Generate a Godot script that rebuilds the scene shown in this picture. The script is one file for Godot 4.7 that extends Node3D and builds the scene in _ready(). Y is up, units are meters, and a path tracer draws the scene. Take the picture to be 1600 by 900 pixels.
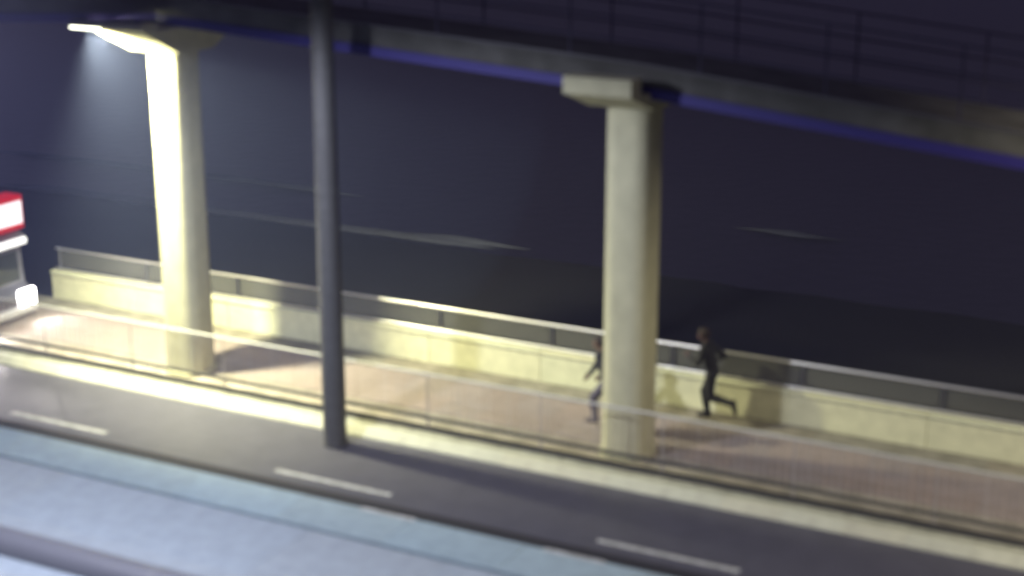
extends Node3D
# Night street beside the sea: a promenade under a footbridge ramp on pillars, seen from an upper storey.
# World: +X runs along the road towards the right of the picture, +Z points from the sea towards the viewer.

var rng := RandomNumberGenerator.new()
var names := {}
var tex := {}
var M := {}

# ------------------------------------------------------------------ naming helpers
func numbered(called: String) -> String:
	var n: int = names.get(called, 0)
	names[called] = n + 1
	return called if n == 0 else "%s_%03d" % [called, n]

func thing(called: String, label: String, category: String, at := Vector3.ZERO, turn := 0.0, group := "") -> Node3D:
	var o := Node3D.new()
	o.name = numbered(called)
	add_child(o)
	o.position = at
	o.rotation.y = turn
	tag(o, label, category, group)
	return o

func tag(o: Node, label: String, category: String, group := "") -> void:
	o.set_meta("label", label)
	o.set_meta("category", category)
	if group != "":
		o.set_meta("group", group)

func obj(called: String, mesh: Mesh, m: Material, parent: Node = self, at := Vector3.ZERO) -> MeshInstance3D:
	var o := MeshInstance3D.new()
	o.name = called if parent != self else numbered(called)
	o.mesh = mesh
	o.material_override = m
	o.position = at
	parent.add_child(o, true)
	return o

func struct(called: String, mesh: Mesh, m: Material, label: String) -> MeshInstance3D:
	var o := obj(called, mesh, m)
	o.set_meta("kind", "structure")
	o.set_meta("label", label)
	return o

# ------------------------------------------------------------------ shape helpers
func begin() -> SurfaceTool:
	var st := SurfaceTool.new()
	st.begin(Mesh.PRIMITIVE_TRIANGLES)
	return st

func done(st: SurfaceTool) -> ArrayMesh:
	st.generate_normals()
	return st.commit()

func tri(st: SurfaceTool, a: Vector3, b: Vector3, c: Vector3, inside: Vector3) -> void:
	# clockwise front face, turned away from a point inside the body
	if (b - a).cross(c - a).dot((a + b + c) / 3.0 - inside) > 0.0:
		var s := b
		b = c
		c = s
	st.add_vertex(a)
	st.add_vertex(b)
	st.add_vertex(c)

func quad(st: SurfaceTool, a: Vector3, b: Vector3, c: Vector3, d: Vector3, inside: Vector3) -> void:
	tri(st, a, b, c, inside)
	tri(st, a, c, d, inside)

func add_box(st: SurfaceTool, lo: Vector3, hi: Vector3, bev := 0.0) -> void:
	var c := (lo + hi) * 0.5
	var h := (hi - lo) * 0.5
	st.set_smooth_group(-1)
	var e := Vector3(bev, bev, bev)
	var k := h - e
	for axis in 3:
		var u := (axis + 1) % 3
		var v := (axis + 2) % 3
		for s in [-1.0, 1.0]:
			var p: Array[Vector3] = []
			for q in [[-1, -1], [1, -1], [1, 1], [-1, 1]]:
				var w := Vector3.ZERO
				w[axis] = s * h[axis]
				w[u] = q[0] * k[u]
				w[v] = q[1] * k[v]
				p.append(c + w)
			quad(st, p[0], p[1], p[2], p[3], c)
	if bev <= 0.0:
		return
	for axis in 3:
		var u := (axis + 1) % 3
		var v := (axis + 2) % 3
		for q in [[-1, -1], [1, -1], [1, 1], [-1, 1]]:
			var p: Array[Vector3] = []
			for r in [[-1, 0], [1, 0], [1, 1], [-1, 1]]:
				var w := Vector3.ZERO
				w[axis] = r[0] * k[axis]
				w[u] = q[0] * (h[u] if r[1] == 0 else k[u])
				w[v] = q[1] * (k[v] if r[1] == 0 else h[v])
				p.append(c + w)
			quad(st, p[0], p[1], p[2], p[3], c)
	for sx in [-1, 1]:
		for sy in [-1, 1]:
			for sz in [-1, 1]:
				var s := Vector3(sx, sy, sz)
				tri(st, c + s * Vector3(h.x, k.y, k.z), c + s * Vector3(k.x, h.y, k.z), c + s * Vector3(k.x, k.y, h.z), c)

func box(lo: Vector3, hi: Vector3, bev := 0.0) -> ArrayMesh:
	var st := begin()
	add_box(st, lo, hi, bev)
	return done(st)

func add_tube(st: SurfaceTool, pts: Array, radii, sides := 10) -> void:
	var rings := []
	for i in pts.size():
		var t: Vector3
		if i == 0:
			t = pts[1] - pts[0]
		elif i == pts.size() - 1:
			t = pts[i] - pts[i - 1]
		else:
			t = (pts[i + 1] - pts[i]).normalized() + (pts[i] - pts[i - 1]).normalized()
		t = t.normalized()
		var a := t.cross(Vector3.UP if absf(t.y) < 0.9 else Vector3.RIGHT).normalized()
		var b := t.cross(a).normalized()
		var r: float = radii[i] if radii is Array else radii
		var ring: Array[Vector3] = []
		for k in sides:
			var an := TAU * k / sides
			ring.append(pts[i] + (a * cos(an) + b * sin(an)) * r)
		rings.append(ring)
	st.set_smooth_group(0)
	for i in pts.size() - 1:
		var mid: Vector3 = (pts[i] + pts[i + 1]) * 0.5
		for k in sides:
			var n := (k + 1) % sides
			quad(st, rings[i][k], rings[i][n], rings[i + 1][n], rings[i + 1][k], mid)
	st.set_smooth_group(-1)
	for e in [0, pts.size() - 1]:
		var inner: Vector3 = pts[1] if e == 0 else pts[e - 1]
		for k in sides:
			tri(st, pts[e], rings[e][k], rings[e][(k + 1) % sides], inner)

func tube(pts: Array, radii, sides := 10) -> ArrayMesh:
	var st := begin()
	add_tube(st, pts, radii, sides)
	return done(st)

func prism(poly: PackedVector2Array, place: Callable, d0: float, d1: float, smooth := false) -> ArrayMesh:
	# poly in a plane, place(p: Vector2, depth) -> Vector3
	var st := begin()
	var area := 0.0
	for i in poly.size():
		var a := poly[i]
		var b := poly[(i + 1) % poly.size()]
		area += a.x * b.y - b.x * a.y
	st.set_smooth_group(0 if smooth else -1)
	for i in poly.size():
		var a := poly[i]
		var b := poly[(i + 1) % poly.size()]
		var n := Vector2(b.y - a.y, a.x - b.x) * signf(area)      # outward
		var m := (a + b) * 0.5 - n.normalized() * 0.01
		var inside: Vector3 = place.call(m, (d0 + d1) * 0.5)
		quad(st, place.call(a, d0), place.call(b, d0), place.call(b, d1), place.call(a, d1), inside)
	st.set_smooth_group(-1)
	var ids := Geometry2D.triangulate_polygon(poly)
	for i in range(0, ids.size(), 3):
		var c := (poly[ids[i]] + poly[ids[i + 1]] + poly[ids[i + 2]]) / 3.0
		var inside: Vector3 = place.call(c, (d0 + d1) * 0.5)
		for d in [d0, d1]:
			tri(st, place.call(poly[ids[i]], d), place.call(poly[ids[i + 1]], d), place.call(poly[ids[i + 2]], d), inside)
	return done(st)

func rounded(w: float, d: float, r: float, n := 5) -> PackedVector2Array:
	var out := PackedVector2Array()
	for q in 4:
		var c := Vector2((w * 0.5 - r) * [1, -1, -1, 1][q], (d * 0.5 - r) * [1, 1, -1, -1][q])
		for i in n + 1:
			var a := (q + float(i) / n) * PI * 0.5
			out.append(c + Vector2(cos(a), sin(a)) * r)
	return out

# ------------------------------------------------------------------ materials
func noise_tex(key: String, freq: float, octaves: int, lo: Color, hi: Color, sd: int, normal := false, kind := FastNoiseLite.TYPE_SIMPLEX_SMOOTH) -> NoiseTexture2D:
	if tex.has(key):
		return tex[key]
	var n := FastNoiseLite.new()
	n.noise_type = kind
	n.seed = sd
	n.frequency = freq
	n.fractal_octaves = octaves
	var t := NoiseTexture2D.new()
	t.width = 512
	t.height = 512
	t.seamless = true
	t.noise = n
	if normal:
		t.as_normal_map = true
		t.bump_strength = 4.0
	else:
		var g := Gradient.new()
		g.set_color(0, lo)
		g.set_color(1, hi)
		t.color_ramp = g
	tex[key] = t
	return t

func mat(r: float, g: float, b: float, rough: float, grain := "", scale := 0.4, metal := 0.0) -> StandardMaterial3D:
	# r g b are linear base colours
	var m := StandardMaterial3D.new()
	m.albedo_color = Color(r, g, b).linear_to_srgb()
	m.roughness = rough
	m.metallic = metal
	if grain != "":
		m.uv1_triplanar = true
		m.uv1_world_triplanar = true
		m.uv1_scale = Vector3.ONE * scale
		if grain == "mottle":
			m.albedo_texture = noise_tex("mottle", 0.012, 5, Color(0.8, 0.8, 0.79), Color(1, 1, 1), 3)
		elif grain == "faint":
			m.albedo_texture = noise_tex("faint", 0.012, 5, Color(0.9, 0.9, 0.9), Color(1, 1, 1), 17)
		elif grain == "stain":
			m.albedo_texture = noise_tex("stain", 0.007, 6, Color(0.72, 0.72, 0.69), Color(1, 1, 1), 11)
		elif grain == "asphalt":
			m.albedo_texture = noise_tex("asphalt", 0.02, 6, Color(0.7, 0.7, 0.72), Color(1, 1, 1), 21)
		elif grain == "sand":
			m.albedo_texture = noise_tex("sand", 0.01, 6, Color(0.65, 0.65, 0.63), Color(1, 1, 1), 31)
		m.normal_enabled = true
		m.normal_texture = noise_tex("grit", 0.08, 4, Color.BLACK, Color.WHITE, 5, true)
		m.normal_scale = 0.35
	return m

func glow(c: Color, e: float) -> StandardMaterial3D:
	var m := StandardMaterial3D.new()
	m.albedo_color = Color(0.8, 0.8, 0.8)
	m.emission_enabled = true
	m.emission = c
	m.emission_energy_multiplier = e
	m.roughness = 0.4
	return m

func tones(r: float, g: float, b: float, rough: float, grain: String, spread: float, count := 4, scale := 0.4) -> Array:
	var out := []
	for i in count:
		var f := 1.0 + spread * (2.0 * i / (count - 1.0) - 1.0)
		var w: float = 1.0 + 0.5 * spread * [0.6, -0.8, 0.9, -0.5, 0.2][i % 5]
		out.append(mat(r * f * w, g * f, b * f / w, rough, grain, scale))
	return out

func lamp_spot(parent: Node3D, at: Vector3, towards: Vector3, colour: Color, energy: float, angle: float, soft: float, size: float) -> void:
	var l := SpotLight3D.new()
	l.name = "lamp_light"
	parent.add_child(l, true)
	l.position = at
	var up := Vector3.UP if absf(towards.normalized().y) < 0.95 else Vector3.RIGHT
	l.basis = Basis.looking_at(towards, up)
	l.light_color = colour
	l.light_energy = energy
	l.spot_angle = angle
	l.spot_angle_attenuation = soft
	l.spot_range = 80.0
	l.spot_attenuation = 2.0
	l.light_size = size
	l.shadow_enabled = true

# ------------------------------------------------------------------ bodies: capsule fields meshed as surface nets
func cap_dist(p: Vector3, a: Vector3, b: Vector3, ra: float, rb: float) -> float:
	var ab := b - a
	var t := clampf((p - a).dot(ab) / maxf(ab.length_squared(), 1e-9), 0.0, 1.0)
	return p.distance_to(a + ab * t) - lerpf(ra, rb, t)

func nets(st: SurfaceTool, bones: Array, cell: float, k: float, tint: Callable) -> void:
	# bone: [a, b, ra, rb, colour]
	var lo := Vector3.INF
	var hi := -Vector3.INF
	for bn in bones:
		var r: float = maxf(bn[2], bn[3]) + 3.0 * cell
		lo = lo.min((bn[0] as Vector3).min(bn[1]) - Vector3.ONE * r)
		hi = hi.max((bn[0] as Vector3).max(bn[1]) + Vector3.ONE * r)
	var nx := int(ceil((hi.x - lo.x) / cell)) + 1
	var ny := int(ceil((hi.y - lo.y) / cell)) + 1
	var nz := int(ceil((hi.z - lo.z) / cell)) + 1
	var f := PackedFloat32Array()
	f.resize(nx * ny * nz)
	f.fill(0.0)
	for bn in bones:
		var a: Vector3 = bn[0]
		var b: Vector3 = bn[1]
		var ra: float = bn[2]
		var rb: float = bn[3]
		var pad := maxf(ra, rb) + 4.0 * k + cell
		var i0 := ((a.min(b) - Vector3.ONE * pad - lo) / cell).floor()
		var i1 := ((a.max(b) + Vector3.ONE * pad - lo) / cell).ceil()
		for z in range(maxi(0, int(i0.z)), mini(nz - 1, int(i1.z)) + 1):
			for y in range(maxi(0, int(i0.y)), mini(ny - 1, int(i1.y)) + 1):
				var row := (z * ny + y) * nx
				for x in range(maxi(0, int(i0.x)), mini(nx - 1, int(i1.x)) + 1):
					var d := cap_dist(lo + Vector3(x, y, z) * cell, a, b, ra, rb)
					if d < 4.0 * k + cell:
						f[row + x] += exp(-d / k)
	var corner := [0, 1, nx, nx + 1, nx * ny, nx * ny + 1, nx * ny + nx, nx * ny + nx + 1]
	var offs := [Vector3(0, 0, 0), Vector3(1, 0, 0), Vector3(0, 1, 0), Vector3(1, 1, 0), Vector3(0, 0, 1), Vector3(1, 0, 1), Vector3(0, 1, 1), Vector3(1, 1, 1)]
	var edges := [[0, 1], [2, 3], [4, 5], [6, 7], [0, 2], [1, 3], [4, 6], [5, 7], [0, 4], [1, 5], [2, 6], [3, 7]]
	var at := {}
	var pos: Array[Vector3] = []
	for z in nz - 1:
		for y in ny - 1:
			for x in nx - 1:
				var base := (z * ny + y) * nx + x
				var inside := 0
				for c in corner:
					if f[base + c] > 1.0:
						inside += 1
				if inside == 0 or inside == 8:
					continue
				var sum := Vector3.ZERO
				var n := 0
				for e in edges:
					var va: float = f[base + corner[e[0]]]
					var vb: float = f[base + corner[e[1]]]
					if (va > 1.0) != (vb > 1.0):
						var da := -log(maxf(va, 1e-4))
						var db := -log(maxf(vb, 1e-4))
						sum += (offs[e[0]] as Vector3).lerp(offs[e[1]], clampf(da / (da - db), 0.0, 1.0))
						n += 1
				at[base] = pos.size()
				pos.append(lo + (Vector3(x, y, z) + sum / n) * cell)
	st.set_smooth_group(0)
	var steps := [1, nx, nx * ny]
	for base in at:
		for axis in 3:
			var va: float = f[base]
			var vb: float = f[base + steps[axis]]
			if (va > 1.0) == (vb > 1.0):
				continue
			var su: int = steps[(axis + 1) % 3]
			var sv: int = steps[(axis + 2) % 3]
			if not (at.has(base - su) and at.has(base - sv) and at.has(base - su - sv)):
				continue
			var q := [at[base], at[base - su], at[base - su - sv], at[base - sv]]
			if va > 1.0:
				q.reverse()
			for t in [0, 1, 2, 0, 2, 3]:
				var p: Vector3 = pos[q[t]]
				st.set_color(tint.call(p))
				st.add_vertex(p)

func nearest_colour(bones: Array) -> Callable:
	return func(p: Vector3) -> Color:
		var best := 1e9
		var c := Color.WHITE
		for bn in bones:
			var d := cap_dist(p, bn[0], bn[1], bn[2], bn[3])
			if d < best:
				best = d
				c = bn[4]
		return c

func hand_bones(wrist: Vector3, towards: Vector3, palm_side: Vector3, thumb_side: Vector3, skin: Color) -> Array:
	# relaxed, half curled hand: palm, four fingers of three bends, thumb from the side of the palm
	var d := towards.normalized()
	var t := thumb_side.normalized()
	var n := palm_side.normalized()
	var out := []
	for i in 4:
		var off: Vector3 = t * (0.027 - 0.018 * i)
		var k0: Vector3 = wrist + off * 0.6
		var k1: Vector3 = wrist + d * (0.088 - 0.004 * absf(i - 1.0)) + off
		out.append([k0, k1, 0.014, 0.0115, skin])
		var l: float = [0.038, 0.044, 0.041, 0.032][i]
		var d1 := (d + n * 0.55).normalized()
		var d2 := (d * 0.35 + n).normalized()
		var d3 := (n - d * 0.35).normalized()
		var a1 := k1 + d1 * l
		var a2 := a1 + d2 * l * 0.7
		var a3 := a2 + d3 * l * 0.5
		out.append([k1, a1, 0.0095, 0.0088, skin])
		out.append([a1, a2, 0.0088, 0.008, skin])
		out.append([a2, a3, 0.008, 0.007, skin])
	var th := wrist + d * 0.025 + t * 0.028
	var t1 := th + (d * 0.8 + t * 0.8).normalized() * 0.04
	out.append([wrist + d * 0.015, th, 0.014, 0.013, skin])
	out.append([th, t1, 0.012, 0.0105, skin])
	out.append([t1, t1 + (d + n * 0.5).normalized() * 0.03, 0.0102, 0.008, skin])
	return out

func person(label: String, at: Vector3, turn: float, j: Dictionary, col: Dictionary, group: String) -> Node3D:
	# joints are given facing +X (local), y up, z to the person's right
	var o := thing("person", label, "person", at, turn, group)
	var body := []
	var top: Color = col.top
	var low: Color = col.trousers
	var shoe: Color = col.shoes
	var skin: Color = col.skin
	body.append([j.hip, j.waist, 0.125, 0.118, top])
	body.append([j.waist, j.chest, 0.12, 0.135, top])
	body.append([j.chest, j.neck + (j.chest - j.neck) * 0.35, 0.13, 0.085, top])
	body.append([j.sh_l, j.sh_r, 0.072, 0.072, top])
	body.append([j.neck + (j.chest - j.neck) * 0.3, j.neck + (j.head - j.neck) * 0.4, 0.058, 0.054, skin])
	for s in ["l", "r"]:
		body.append([j["hp_" + s], j["kn_" + s], 0.105, 0.076, low])
		var calf: Vector3 = (j["kn_" + s] as Vector3).lerp(j["an_" + s], 0.35)
		body.append([j["kn_" + s], calf, 0.074, 0.072, low])
		body.append([calf, j["an_" + s], 0.072, 0.056, low])
		var toe: Vector3 = j["to_" + s]
		var heel: Vector3 = j["an_" + s] + (j["an_" + s] - toe).normalized() * 0.02 + j.get("down_" + s, Vector3(0, -0.045, 0))
		body.append([j["an_" + s], heel, 0.045, 0.04, shoe])
		body.append([heel, heel.lerp(toe, 0.6), 0.042, 0.042, shoe])
		body.append([heel.lerp(toe, 0.55), toe, 0.042, 0.03, shoe])
		body.append([j["sh_" + s], j["el_" + s], 0.07, 0.056, top])
		var cuff: Vector3 = (j["el_" + s] as Vector3).lerp(j["wr_" + s], 0.9)
		body.append([j["el_" + s], cuff, 0.056, 0.042, top])
		body.append([cuff, j["wr_" + s], 0.03, 0.027, skin])
	var st := begin()
	nets(st, body, 0.014, 0.012, nearest_colour(body))
	for s in ["l", "r"]:
		var d: Vector3 = (j["wr_" + s] - j["el_" + s]).normalized()
		var inward := Vector3(0, 0, 1 if s == "l" else -1)
		var thumb := d.cross(inward)
		if thumb.y < 0.0:
			thumb = -thumb
		var hb := hand_bones(j["wr_" + s], d, inward, thumb, skin)
		nets(st, hb, 0.005, 0.003, func(_p): return skin)
	# head, looking along +X
	var h: Vector3 = j.head
	var hb2 := [
		[h + Vector3(-0.02, 0.02, 0), h + Vector3(0.02, 0.03, 0), 0.086, 0.08, skin],
		[h + Vector3(0.03, 0.0, 0), h + Vector3(0.045, -0.06, 0), 0.062, 0.045, skin],
		[h + Vector3(0.04, -0.085, 0), h + Vector3(0.065, -0.088, 0), 0.03, 0.022, skin],
		[h + Vector3(0.088, 0.005, 0), h + Vector3(0.108, -0.03, 0), 0.008, 0.013, skin],
		[h + Vector3(0.085, 0.022, -0.035), h + Vector3(0.085, 0.022, 0.035), 0.013, 0.013, skin],
		[h + Vector3(0.088, -0.058, -0.014), h + Vector3(0.088, -0.058, 0.014), 0.011, 0.011, Color(0.25, 0.09, 0.08)],
		[h + Vector3(0.0, 0.015, -0.086), h + Vector3(-0.008, -0.025, -0.082), 0.013, 0.009, skin],
		[h + Vector3(0.0, 0.015, 0.086), h + Vector3(-0.008, -0.025, 0.082), 0.013, 0.009, skin],
		[h + Vector3(0.082, 0.0, -0.03), h + Vector3(0.082, 0.0, -0.028), 0.012, 0.012, Color(0.05, 0.04, 0.04)],
		[h + Vector3(0.082, 0.0, 0.028), h + Vector3(0.082, 0.0, 0.03), 0.012, 0.012, Color(0.05, 0.04, 0.04)],
	]
	nets(st, hb2, 0.007, 0.006, nearest_colour(hb2))
	obj("body", done(st), M.body, o)
	var hair: Color = col.hair
	var hb3 := [
		[h + Vector3(-0.03, 0.045, 0), h + Vector3(0.025, 0.06, 0), 0.088, 0.076, hair],
		[h + Vector3(-0.05, 0.0, 0), h + Vector3(-0.05, 0.03, 0), 0.07, 0.08, hair],
		[h + Vector3(-0.035, 0.02, -0.062), h + Vector3(0.01, 0.05, -0.055), 0.03, 0.034, hair],
		[h + Vector3(-0.035, 0.02, 0.062), h + Vector3(0.01, 0.05, 0.055), 0.03, 0.034, hair],
	]
	st = begin()
	nets(st, hb3, 0.008, 0.008, func(_p): return hair)
	obj("hair", done(st), M.body, o)
	return o

# ================================================================== the scene
func _ready() -> void:
	rng.seed = 7
	set_view_and_light()
	make_materials()
	make_ground()
	make_sea()
	make_sea_wall()
	make_bridge()
	make_guard_rail()
	make_pole()
	make_near_side()
	make_street_lamps()
	make_van()
	make_people()

func set_view_and_light() -> void:
	var cam := Camera3D.new()
	cam.name = "camera"
	add_child(cam)
	cam.position = Vector3(0, 10.6, 0)
	cam.rotation_degrees = Vector3(-16.2, 27.5, 0)
	var lens := CameraAttributesPhysical.new()
	lens.frustum_focal_length = 97.2
	lens.exposure_aperture = 0.72
	lens.frustum_focus_distance = 400.0
	lens.frustum_near = 0.1
	lens.frustum_far = 6000.0
	cam.attributes = lens
	cam.fov = 20.41
	cam.near = 0.1
	cam.far = 6000.0
	cam.current = true

	var sky_m := ProceduralSkyMaterial.new()
	sky_m.sky_top_color = Color(0.225, 0.21, 0.29)
	sky_m.sky_horizon_color = Color(0.325, 0.3, 0.395)
	sky_m.sky_curve = 0.2
	sky_m.ground_bottom_color = Color(0.08, 0.08, 0.1)
	sky_m.ground_horizon_color = Color(0.2, 0.19, 0.26)
	var sky := Sky.new()
	sky.sky_material = sky_m
	var env := Environment.new()
	env.background_mode = Environment.BG_SKY
	env.sky = sky
	env.background_energy_multiplier = 1.0
	env.tonemap_mode = Environment.TONE_MAPPER_LINEAR
	env.tonemap_exposure = 1.0
	env.sdfgi_enabled = true
	env.ssao_enabled = true
	env.ssil_enabled = true
	env.fog_enabled = true
	env.volumetric_fog_enabled = true
	env.volumetric_fog_density = 0.0
	env.fog_density = 0.0015
	env.fog_light_color = Color(0.82, 0.82, 1.0)
	var we := WorldEnvironment.new()
	we.name = "environment"
	we.environment = env
	add_child(we)

	var moon := DirectionalLight3D.new()      # the last of the sky's light, no more than a trace
	moon.name = "night_sky_light"
	moon.rotation_degrees = Vector3(-55, 30, 0)
	moon.light_color = Color(0.8, 0.8, 1.0)
	moon.light_energy = 0.01
	moon.light_angular_distance = 12.0
	moon.shadow_enabled = true
	add_child(moon)

func make_materials() -> void:
	M.asphalt = mat(0.06, 0.058, 0.076, 0.5, "faint", 0.25)
	M.joint = mat(0.03, 0.028, 0.026, 0.95, "mottle", 0.6)
	M.paint = mat(0.42, 0.42, 0.42, 0.7, "stain", 1.2)
	M.cream = mat(0.5, 0.48, 0.335, 0.8, "stain", 0.3)
	M.pillar = mat(0.44, 0.42, 0.27, 0.85, "faint", 0.35)
	M.deck = mat(0.115, 0.112, 0.105, 0.85, "stain", 0.3)
	M.blue = mat(0.02, 0.013, 0.145, 0.6)
	M.black_rail = mat(0.03, 0.028, 0.026, 0.7)
	M.white_rail = mat(0.42, 0.41, 0.38, 0.5)
	M.strip = mat(0.1, 0.095, 0.11, 0.5)
	M.rail = mat(0.045, 0.04, 0.08, 0.6)
	M.steel = mat(0.8, 0.78, 0.72, 0.38, "", 1.0, 0.9)
	M.pole = mat(0.085, 0.083, 0.08, 0.6, "mottle", 0.8)
	M.pipe = mat(0.1, 0.1, 0.115, 0.5)
	M.housing = mat(0.12, 0.12, 0.13, 0.5)
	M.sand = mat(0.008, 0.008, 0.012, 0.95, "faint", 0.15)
	M.soil = mat(0.12, 0.11, 0.1, 0.95, "sand", 0.2)
	M.body = StandardMaterial3D.new()
	M.body.vertex_color_use_as_albedo = true
	M.body.roughness = 0.8

# ------------------------------------------------------------------ ground, road, pavement
func pieces(parent: Node, called: String, x0: float, x1: float, len: float, z0: float, z1: float, y0: float, y1: float, mats: Array, bev := 0.006, gap := 0.003) -> void:
	# a row of slabs or stones laid along the road: a few shared meshes, each piece an object of its own
	var meshes := []
	for i in 3:
		meshes.append(box(Vector3(-len * 0.5 + gap, y0, z0 + gap), Vector3(len * 0.5 - gap, y1 - 0.0015 * i, z1 - gap), bev))
	var x := x0 + len * 0.5
	while x < x1:
		obj(called, meshes[rng.randi() % 3], mats[rng.randi() % mats.size()], parent, Vector3(x, 0, 0))
		x += len

const X0 := -42.0
const X1 := 8.0

func make_ground() -> void:
	struct("ground", box(Vector3(-400, -2.6, -26.62), Vector3(400, -0.35, 120)), M.soil, "dark built up ground under the street")
	var road := struct("road", box(Vector3(-120, -0.3, -22.6), Vector3(60, 0, -19.65)), M.asphalt, "dark asphalt road running along the promenade")
	var dash := box(Vector3(-1.15, -0.01, -0.06), Vector3(1.15, 0.004, 0.06))
	for i in range(-4, 4):
		obj("lane_dash", dash, M.paint, road, Vector3(-14.13 + 6.03 * i, 0, -20.62))

	obj("gutter", box(Vector3(-120, -0.02, -20.28), Vector3(60, 0.005, -19.69)), mat(0.008, 0.007, 0.01, 0.8), road)
	# far kerb: white kerb stones, drain channel, cream edge stones
	var kerb := struct("kerb", box(Vector3(-120, -0.3, -23.2), Vector3(60, 0.02, -22.6)), M.joint, "pale kerb between road and promenade")
	var kerb_tones := tones(0.4, 0.395, 0.31, 0.8, "faint", 0.03)
	var splay := PackedVector2Array([Vector2(-22.855, -0.05), Vector2(-22.855, 0.144), Vector2(-22.849, 0.15), Vector2(-22.75, 0.15), Vector2(-22.735, 0.144), Vector2(-22.58, 0.03), Vector2(-22.56, -0.05)])
	var stone := prism(splay, func(p, d): return Vector3(d, p.y, p.x), -0.498, 0.498)
	for i in int(X1 - X0):
		obj("kerb_stone", stone, kerb_tones[rng.randi() % 4], kerb, Vector3(X0 + 0.5 + i, 0, 0))
	pieces(kerb, "drain_channel", X0, X1, 1.0, -22.96, -22.86, 0.01, 0.128, tones(0.36, 0.37, 0.3, 0.8, "stain", 0.03), 0.005, 0.002)
	pieces(kerb, "edge_stone", X0, X1, 1.0, -23.15, -22.96, 0.05, 0.15, tones(0.38, 0.37, 0.29, 0.8, "stain", 0.03), 0.01, 0.002)

	var walk := struct("pavement", box(Vector3(-120, -0.3, -26.64), Vector3(60, 0.02, -23.2)), M.joint, "promenade pavement of pinkish slabs below the sea wall")
	pieces(walk, "border_slab", X0, X1, 1.2, -23.93, -23.18, 0.03, 0.15, tones(0.33, 0.295, 0.245, 0.85, "stain", 0.04), 0.005, 0.003)
	var pink := tones(0.25, 0.205, 0.185, 0.85, "faint", 0.06, 5)
	pieces(walk, "paving_slab", X0, X1, 0.82, -24.79, -23.96, 0.03, 0.15, pink, 0.003, 0.0012)
	pieces(walk, "paving_slab", X0 + 0.41, X1, 0.82, -25.62, -24.79, 0.06, 0.15, pink, 0.003, 0.0012)
	pieces(walk, "edging_strip", X0, X1, 2.5, -25.69, -25.62, 0.03, 0.152, tones(0.26, 0.24, 0.2, 0.8, "faint", 0.05), 0.006, 0.002)
	pieces(walk, "foot_slab", X0, X1, 1.5, -26.36, -25.7, 0.06, 0.148, tones(0.24, 0.22, 0.175, 0.9, "stain", 0.05), 0.003, 0.001)

func make_near_side() -> void:
	var side := struct("near_pavement", box(Vector3(-120, -0.3, -19.65), Vector3(60, 0.03, -6.0)), M.joint, "pale blue grey pavement on the near side of the road")
	var kerbs := tones(0.25, 0.315, 0.34, 0.75, "faint", 0.03)
	pieces(side, "kerb_stone", X0, X1, 2.0, -19.7, -18.74, -0.05, 0.155, kerbs, 0.008, 0.0005)
	var grey := tones(0.265, 0.3, 0.33, 0.8, "faint", 0.03)
	var z := -18.62
	for w in [1.7, 0.42, 0.36, 0.36, 0.36, 0.6, 1.2, 1.2, 1.2]:
		pieces(side, "paving_slab", X0, X1, 2.4, z, z + w, 0.06, 0.15, grey, 0.004, 0.0015)
		z += w
	# glints on the near kerb edge, put in as two white pieces
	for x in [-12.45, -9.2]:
		var p := obj("kerb_glint", box(Vector3(-0.5, 0.1, -19.72), Vector3(0.5, 0.16, -19.62), 0.006), M.paint, side, Vector3(x, 0, 0))
		p.set_meta("label", "white piece standing for a glint on the kerb edge")
	# pipe barrier in the lower left corner
	var t := thing("rounded_barrier", "dark rounded steel barrier lying along the near pavement, lower left corner", "barrier", Vector3(-16.0, 0.15, -16.0))
	for i in 7:
		obj("barrier_length", tube([Vector3(-15.98 + i * 6.0, 0.06, 0), Vector3(-10.02 + i * 6.0, 0.06, 0)], 0.25, 28), M.pipe, t)
		obj("joint_band", tube([Vector3(-10.06 + i * 6.0, 0.06, 0), Vector3(-9.94 + i * 6.0, 0.06, 0)], 0.256, 28), M.housing, t)

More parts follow.
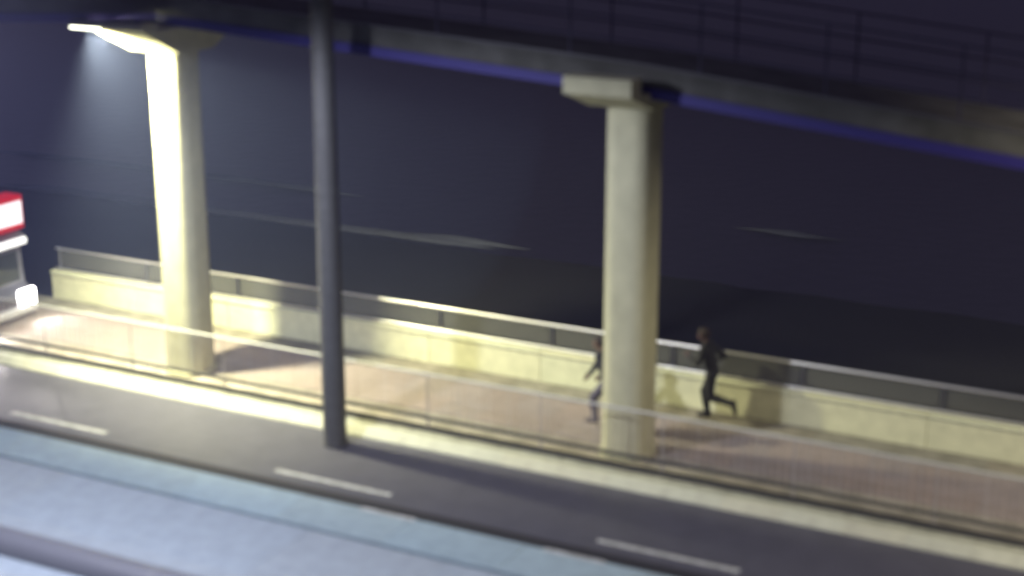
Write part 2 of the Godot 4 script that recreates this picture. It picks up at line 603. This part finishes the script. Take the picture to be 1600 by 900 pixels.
# ------------------------------------------------------------------ beach and sea
func make_sea() -> void:
	var n := FastNoiseLite.new()
	n.seed = 4
	n.frequency = 0.09
	var st := begin()
	st.set_smooth_group(0)
	var nx := 120
	var nz := 26
	var at := func(i: int, k: int) -> Vector3:
		var x := -110.0 + 170.0 * i / nx
		var z := -26.6 - 20.0 * k / nz
		var y := lerpf(-0.75, -2.25, minf(1.0, k / float(nz) * 1.15))
		return Vector3(x, y + 0.03 * n.get_noise_2d(x * 2.0, z * 2.0) + 0.03 * n.get_noise_2d(x * 7.0, z * 7.0), z)
	for i in nx:
		for k in nz:
			var a: Vector3 = at.call(i, k)
			quad(st, a, at.call(i + 1, k), at.call(i + 1, k + 1), at.call(i, k + 1), a - Vector3(0, 10, 0))
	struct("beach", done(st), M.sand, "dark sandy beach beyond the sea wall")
	var water := mat(0.012, 0.012, 0.018, 0.35)
	water.normal_enabled = true
	water.uv1_triplanar = true
	water.uv1_world_triplanar = true
	water.uv1_scale = Vector3.ONE * 0.12
	water.normal_texture = noise_tex("ripple", 0.02, 4, Color.BLACK, Color.WHITE, 9, true)
	water.normal_scale = 0.15
	var sea := struct("sea", box(Vector3(-3000, -2.4, -4000), Vector3(3000, -2.06, -41.5)), water, "black sea at night behind the beach")
	var foam := mat(0.15, 0.16, 0.19, 0.9, "mottle", 1.0)
	for l in [[-43.0, -22.5, -42.2, 0.24], [-26.5, -21.5, -42.6, 0.2], [-17.0, -13.0, -48.2, 0.24], [-48.0, -30.0, -46.5, 0.2]]:
		st = begin()
		st.set_smooth_group(0)
		var x: float = l[0]
		while x < l[1]:
			var pts := []
			for e in [x, x + 0.25]:
				var f: float = clampf(minf(e - l[0], l[1] - e) / 2.0, 0.02, 1.0)
				var w: float = l[3] * f * (0.6 + 0.7 * absf(n.get_noise_2d(e * 9.0, l[2])))
				var z: float = l[2] + 0.15 * n.get_noise_2d(e * 3.0, l[2] * 5.0)
				pts.append([Vector3(e, -2.06, z - w), Vector3(e, -2.06 + 0.16 * f, z), Vector3(e, -2.06, z + w)])
			for s in 2:
				quad(st, pts[0][s], pts[0][s + 1], pts[1][s + 1], pts[1][s], Vector3(x, -5, l[2]))
			x += 0.25
		var fo := obj("surf", done(st), foam, sea)
		fo.set_meta("kind", "stuff")

# ------------------------------------------------------------------ sea wall and railing
func make_sea_wall() -> void:
	var w := thing("sea_wall", "low cream sea wall running along the promenade under the railing", "wall", Vector3(0, 0.14, 0))
	var creams := tones(0.55, 0.545, 0.36, 0.85, "faint", 0.03)
	var x := -25.6
	var i := 0
	var panel := box(Vector3(0.004, 0, -26.62), Vector3(2.496, 0.58, -26.36), 0.01)
	var coping := box(Vector3(0.003, 0.58, -26.64), Vector3(2.497, 0.66, -26.33), 0.015)
	while x < X1:
		obj("wall_panel", panel, creams[rng.randi() % 4], w, Vector3(x, 0, 0))
		obj("coping", coping, creams[(i + 1) % 4], w, Vector3(x, 0, 0))
		x += 2.5
		i += 1
	var r := thing("railing", "steel railing with glass infill on top of the cream sea wall", "railing", Vector3(0, 0.8, -26.48))
	obj("top_rail", tube([Vector3(-25.5, 0.5, 0), Vector3(X1, 0.5, 0)], 0.028, 12), M.steel, r)
	obj("bottom_rail", tube([Vector3(-25.5, 0.05, 0.06), Vector3(X1, 0.05, 0.06)], 0.022, 8), M.steel, r)
	var glass := StandardMaterial3D.new()
	glass.transparency = BaseMaterial3D.TRANSPARENCY_ALPHA
	glass.albedo_color = Color(0.5, 0.5, 0.46, 0.2)
	glass.roughness = 0.35
	var pane := box(Vector3(0.06, 0.09, -0.006), Vector3(2.44, 0.45, 0.006))
	var post := box(Vector3(-0.012, 0, -0.03), Vector3(0.012, 0.475, 0.03), 0.004)
	x = -25.4
	while x < X1 - 0.5:
		obj("post", post, M.housing, r, Vector3(x, 0, 0))
		if x < X1 - 2.9:
			obj("glass_panel", pane, glass, r, Vector3(x, 0, 0))
		x += 2.5

# ------------------------------------------------------------------ footbridge
func make_bridge() -> void:
	var g := "concrete pillars carrying the footbridge"
	pillar("tall cream pillar in full lamp light left of the grey pole", Vector3(-19.58, 0.15, -23.8), 6.52, 6.98, 0.07, g)
	pillar("dim cream pillar with pale crosshead that half hides a person", Vector3(-10.15, 0.15, -23.85), 6.22, 6.5, 0.27, g)

	var d := thing("footbridge", "dark footbridge ramp with blue lower edge sloping across the top", "footbridge", Vector3.ZERO)
	# plan and height of the deck's lower edge: level span from the left, then the ramp down to the right
	var run := [Vector3(-52.0, 7.1, -7.4), Vector3(-19.6, 7.1, -24.0), Vector3(-9.8, 6.46, -24.0), Vector3(54.0, 0.15, -24.0)]
	for i in run.size() - 1:
		var a: Vector3 = run[i]
		var b: Vector3 = run[i + 1]
		var t := b - a
		var side := Vector3(-t.z, 0, t.x).normalized() * 0.85
		# slab, blue girders, rails
		obj("deck_slab", beam(a, b, side, -1.0, 1.0, 0.17, 0.5), M.deck, d)
		obj("blue_girder", beam(a, b, side, 0.9, 1.04, 0.0, 0.17), M.blue, d)
		obj("blue_girder", beam(a, b, side, -1.04, -0.9, 0.0, 0.17), M.blue, d)
		for s in [-0.96, 0.96]:
			for h in [0.85, 1.2, 1.6]:
				obj("rail", tube([a + side * s + Vector3.UP * h, b + side * s + Vector3.UP * h], 0.016, 8), M.rail, d)
			var n := int(t.length() / 2.0)
			for k in n:
				var p: Vector3 = a.lerp(b, (k + 0.5) / n) + side * s
				obj("rail_post", box(Vector3(-0.014, 0.5, -0.014), Vector3(0.014, 1.6, 0.014), 0.004), M.rail, d, p)
		obj("edge_strip", beam(a, b, side, 0.97, 1.02, 0.502, 0.53), M.strip, d)

	# flood lamp under the deck beside the lit pillar
	var l := thing("flood_lamp", "bright lamp under the footbridge beside the tall lit pillar", "lamp", Vector3(-20.32, 7.03, -22.38))
	l.rotation.y = 0.0
	obj("housing", box(Vector3(-0.38, 0.03, -0.16), Vector3(0.38, 0.12, 0.16), 0.02), M.housing, l)
	obj("bracket", tube([Vector3(0.2, 0.09, 0), Vector3(0.55, 0.1, -0.5), Vector3(0.6, 0.02, -0.7)], 0.045, 8), M.housing, l)
	obj("lens", box(Vector3(-0.34, -0.01, -0.13), Vector3(0.34, 0.03, 0.13), 0.008), glow(Color(1, 1, 0.9), 6.0), l)
	var mist_m := FogMaterial.new()
	mist_m.density = 0.0021
	mist_m.albedo = Color(0.6, 0.72, 1.0)
	var mist := FogVolume.new()  # local fog added so the flood lamp gets a bluish glow
	mist.name = "lamp_haze"
	mist.shape = RenderingServer.FOG_VOLUME_SHAPE_ELLIPSOID
	mist.size = Vector3(17, 13, 16)
	mist.material = mist_m
	mist.position = Vector3(-20.9, 5.4, -23.4)
	mist.set_meta("kind", "stuff")
	mist.set_meta("label", "faint bluish haze added round the bridge lamp for its glow")
	add_child(mist)
	lamp_spot(l, Vector3(0, -0.06, 0), Vector3(0.4, -1, -0.85), Color(1.0, 0.99, 0.82), 400.0, 65.0, 0.7, 0.2)

func beam(a: Vector3, b: Vector3, side: Vector3, s0: float, s1: float, y0: float, y1: float) -> ArrayMesh:
	var st := begin()
	st.set_smooth_group(-1)
	var p := []
	for e in [a, b]:
		p.append([e + side * s0 + Vector3.UP * y0, e + side * s1 + Vector3.UP * y0, e + side * s1 + Vector3.UP * y1, e + side * s0 + Vector3.UP * y1])
	var c := (a + b) * 0.5 + side * (s0 + s1) * 0.5 + Vector3.UP * (y0 + y1) * 0.5
	for k in 4:
		quad(st, p[0][k], p[0][(k + 1) % 4], p[1][(k + 1) % 4], p[1][k], c)
	for e in 2:
		quad(st, p[e][0], p[e][1], p[e][2], p[e][3], c)
	return done(st)

func pillar(label: String, at: Vector3, shaft_top: float, cap_face: float, tip: float, g: String) -> void:
	var t := thing("bridge_pillar", label, "pillar", at, 0.0, g)
	var h := shaft_top - at.y
	obj("shaft", prism(rounded(0.82, 0.82, 0.28, 8), func(p, d): return Vector3(p.x, d, p.y), 0.0, h, true), M.pillar, t)
	obj("plinth", prism(rounded(0.92, 0.92, 0.3, 6), func(p, d): return Vector3(p.x, d, p.y), -0.05, 0.07, true), M.pillar, t)
	# hammerhead: underside rises to the tips
	var f := cap_face - at.y
	var poly := PackedVector2Array([
		Vector2(-1.5, f + 0.06 + tip), Vector2(-1.5, f + 0.06), Vector2(-0.5, h), Vector2(0.5, h), Vector2(1.5, f + 0.06), Vector2(1.5, f + 0.06 + tip),
		Vector2(1.12, f + 0.06 + tip), Vector2(1.1, f + 0.03), Vector2(-1.1, f + 0.03), Vector2(-1.12, f + 0.06 + tip)])
	obj("crosshead", prism(poly, func(p, d): return Vector3(d, p.y, p.x), -0.6, 0.56), M.pillar, t)

func make_guard_rail() -> void:
	var t := thing("guard_railing", "pinkish barred guard railing along the kerb in front of both pillars", "railing", Vector3(0, 0.15, -23.05))
	var bar_m := tones(0.32, 0.275, 0.24, 0.6, "", 0.1)
	var a := -34.0
	var b := 2.0
	obj("top_rail", tube([Vector3(a, 1.09, 0), Vector3(b, 1.09, 0)], 0.019, 10), M.white_rail, t)
	obj("middle_rail", box(Vector3(a, 0.235, -0.02), Vector3(b, 0.295, 0.02), 0.004), M.black_rail, t)
	obj("bottom_rail", box(Vector3(a, 0.02, -0.03), Vector3(b, 0.1, 0.03), 0.004), M.black_rail, t)
	var bar := tube([Vector3(0, 0.29, 0), Vector3(0, 1.08, 0)], 0.011, 6)
	var post := box(Vector3(-0.016, 0, -0.016), Vector3(0.016, 1.09, 0.016), 0.004)
	for i in 288:
		if i % 18 == 0:
			obj("post", post, bar_m[1], t, Vector3(a + 0.0625 + i * 0.125, 0, 0))
		else:
			obj("bar", bar, bar_m[rng.randi() % 4], t, Vector3(a + 0.0625 + i * 0.125, 0, 0))

func make_pole() -> void:
	var t := thing("street_pole", "tall plain grey pole at the kerb between the two pillars", "pole", Vector3(-15.03, 0.0, -22.08))
	obj("shaft", tube([Vector3.ZERO, Vector3(0, 4, 0), Vector3(0, 11.5, 0)], [0.21, 0.2, 0.17], 20), M.pole, t)
	obj("base_plate", prism(rounded(0.44, 0.44, 0.2), func(p, d): return Vector3(p.x, d, p.y), 0.02, 0.06), M.pole, t)
	obj("top_cap", tube([Vector3(0, 11.5, 0), Vector3(0, 11.56, 0)], [0.16, 0.12], 16), M.pole, t)

# ------------------------------------------------------------------ street lamps out of view (their light reaches the picture)
func make_street_lamps() -> void:
	street_lamp("street lamp with blue white light standing far along the near pavement", Vector3(-15.6, 0.15, -11.4), Color(0.9, 0.92, 1.0), 260.0, 0.0, 66.0)
	street_lamp("street lamp with blue white light standing near the viewer", Vector3(2.5, 0.15, -18.4), Color(1.0, 0.96, 0.85), 150.0)
	street_lamp("unseen street lamp added beyond the white van to brighten the asphalt", Vector3(-37.0, 0.15, -24.6), Color(0.82, 0.88, 1.0), 55.0, PI)  # out-of-view lamp added for brightness and sheen on the left asphalt

func street_lamp(label: String, at: Vector3, c: Color, e: float, turn := 0.0, spread := 80.0) -> void:
	var t := thing("street_lamp", label, "street lamp", at, turn, "street lamps along the street")
	obj("mast", tube([Vector3.ZERO, Vector3(0, 8.4, 0), Vector3(0, 9.1, -0.5), Vector3(0, 9.3, -1.6)], [0.1, 0.07, 0.06, 0.05], 12), M.pole, t)
	obj("head", box(Vector3(-0.17, 9.24, -2.3), Vector3(0.17, 9.36, -1.5), 0.03), M.housing, t)
	obj("lens", box(Vector3(-0.13, 9.21, -2.25), Vector3(0.13, 9.24, -1.65), 0.005), glow(c, 6.0), t)
	lamp_spot(t, Vector3(0, 9.16, -1.95), Vector3(0.15, -1, -0.25), c, e, spread, 0.3, 0.25)

# ------------------------------------------------------------------ van
func make_van() -> void:
	var v := thing("van", "white van at the picture edge with lit headlamp and red roof light", "van", Vector3(-25.0, 0.15, -24.25))
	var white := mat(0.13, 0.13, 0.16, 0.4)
	var dark := mat(0.03, 0.03, 0.035, 0.3)
	var rubber := mat(0.025, 0.025, 0.025, 0.85)
	var glassm := mat(0.03, 0.035, 0.04, 0.08)
	var prof := PackedVector2Array([Vector2(0, 0.22), Vector2(0, 0.6), Vector2(-0.24, 0.74), Vector2(-0.3, 1.52), Vector2(-0.12, 1.66), Vector2(-0.12, 1.8), Vector2(-0.4, 1.95), Vector2(-4.9, 1.95), Vector2(-5.0, 1.85), Vector2(-5.0, 0.32)])
	obj("body", prism(prof, func(p, d): return Vector3(p.x, p.y, d), -0.92, 0.92), white, v)
	obj("windscreen", prism(PackedVector2Array([Vector2(-0.235, 0.8), Vector2(-0.285, 1.46), Vector2(-0.31, 1.46), Vector2(-0.26, 0.8)]), func(p, d): return Vector3(p.x, p.y, d), -0.8, 0.8), glassm, v)
	obj("bumper", box(Vector3(-0.12, 0.12, -0.95), Vector3(0.1, 0.3, 0.95), 0.04), mat(0.5, 0.5, 0.5, 0.5), v)
	obj("grille", box(Vector3(-0.02, 0.36, -0.42), Vector3(0.03, 0.54, 0.42), 0.01), dark, v)
	for s in [-1.0, 1.0]:
		var hl := obj("headlight", box(Vector3(-0.04, 0.3, s * 0.68 - 0.24), Vector3(0.09, 0.66, s * 0.68 + 0.24), 0.04), glow(Color(1, 0.98, 0.97), 14.0), v)
		hl.set_meta("label", "lit headlamp")
		lamp_spot(v, Vector3(0.1, 0.47, s * 0.7), Vector3(1, -0.3, 0), Color(1, 0.97, 0.95), 10.0, 60.0, 0.9, 0.1)
		obj("side_window", box(Vector3(-1.5, 1.0, s * 0.925 - 0.01), Vector3(-0.5, 1.55, s * 0.925 + 0.01), 0.005), glassm, v)
		obj("mirror", box(Vector3(-0.55, 1.1, s * 1.02 - 0.07), Vector3(-0.45, 1.4, s * 1.02 + 0.07), 0.02), dark, v)
		for x in [-0.95, -4.0]:
			var ty := obj("wheel", tube([Vector3(x, 0.33, s * 0.84 - 0.1), Vector3(x, 0.33, s * 0.84 + 0.1)], 0.33, 20), rubber, v)
			obj("rim", tube([Vector3(x, 0.33, s * 0.84 - 0.11), Vector3(x, 0.33, s * 0.84 + 0.11)], 0.19, 14), white, ty)
	obj("marker_strip", box(Vector3(-0.2, 1.64, -0.9), Vector3(-0.04, 1.78, 0.9), 0.02), glow(Color(1, 1, 1), 1.3), v)
	var red := glow(Color(0.9, 0.04, 0.12), 0.55)
	red.albedo_color = Color(0.5, 0.03, 0.06)
	var rb := obj("roof_light_box", box(Vector3(-0.6, 1.97, -0.94), Vector3(-0.1, 2.72, 0.94), 0.04), red, v)
	rb.set_meta("label", "red framed white roof light")
	obj("lit_face", prism(PackedVector2Array([Vector2(-0.86, 2.1), Vector2(0.82, 2.1), Vector2(0.86, 2.6), Vector2(-0.86, 2.6)]), func(p, d): return Vector3(d, p.y, p.x), -0.105, -0.085), glow(Color(1.0, 0.96, 1.0), 1.0), rb)

# ------------------------------------------------------------------ people
func make_people() -> void:
	var a := {
		hip = Vector3(0, 0.93, 0), waist = Vector3(0.04, 1.08, 0), chest = Vector3(0.1, 1.28, 0), neck = Vector3(0.145, 1.47, 0), head = Vector3(0.19, 1.6, 0),
		sh_l = Vector3(0.12, 1.39, -0.15), sh_r = Vector3(0.12, 1.39, 0.15),
		hp_l = Vector3(0.0, 0.88, -0.085), kn_l = Vector3(0.0, 0.47, -0.09), an_l = Vector3(-0.4, 0.41, -0.09), to_l = Vector3(-0.5, 0.21, -0.09), down_l = Vector3(-0.06, 0.01, 0),
		hp_r = Vector3(0.01, 0.88, 0.085), kn_r = Vector3(0.17, 0.5, 0.09), an_r = Vector3(0.1, 0.09, 0.09), to_r = Vector3(0.28, 0.035, 0.09),
		el_l = Vector3(0.2, 1.12, -0.22), wr_l = Vector3(0.4, 1.2, -0.14), el_r = Vector3(-0.12, 1.18, 0.25), wr_r = Vector3(0.08, 1.04, 0.24),
	}
	person("dark clothed person running left along the sea wall, one foot kicked up behind", Vector3(-9.42, 0.15, -25.95), PI, a,
		{top = Color(0.008, 0.008, 0.012), trousers = Color(0.01, 0.009, 0.012), shoes = Color(0.012, 0.01, 0.012), skin = Color(0.045, 0.022, 0.02), hair = Color(0.018, 0.011, 0.01)}, "people running along the promenade")
	var b := a.duplicate()
	b.merge({
		hp_l = Vector3(0.0, 0.88, -0.085), kn_l = Vector3(0.24, 0.6, -0.09), an_l = Vector3(0.2, 0.2, -0.09), to_l = Vector3(0.38, 0.14, -0.09), down_l = Vector3(0, -0.045, 0),
		kn_r = Vector3(0.05, 0.48, 0.09), an_r = Vector3(-0.06, 0.09, 0.09), to_r = Vector3(0.12, 0.035, 0.09),
		el_l = Vector3(-0.14, 1.18, -0.24), wr_l = Vector3(0.06, 1.04, -0.22), el_r = Vector3(0.3, 1.13, 0.2), wr_r = Vector3(0.44, 0.92, 0.17),
	}, true)
	person("person in dark top and lilac grey trousers half hidden behind the dim pillar", Vector3(-10.9, 0.15, -24.64), PI, b,
		{top = Color(0.01, 0.009, 0.016), trousers = Color(0.07, 0.062, 0.085), shoes = Color(0.05, 0.04, 0.05), skin = Color(0.1, 0.06, 0.045), hair = Color(0.02, 0.015, 0.015)}, "people running along the promenade")
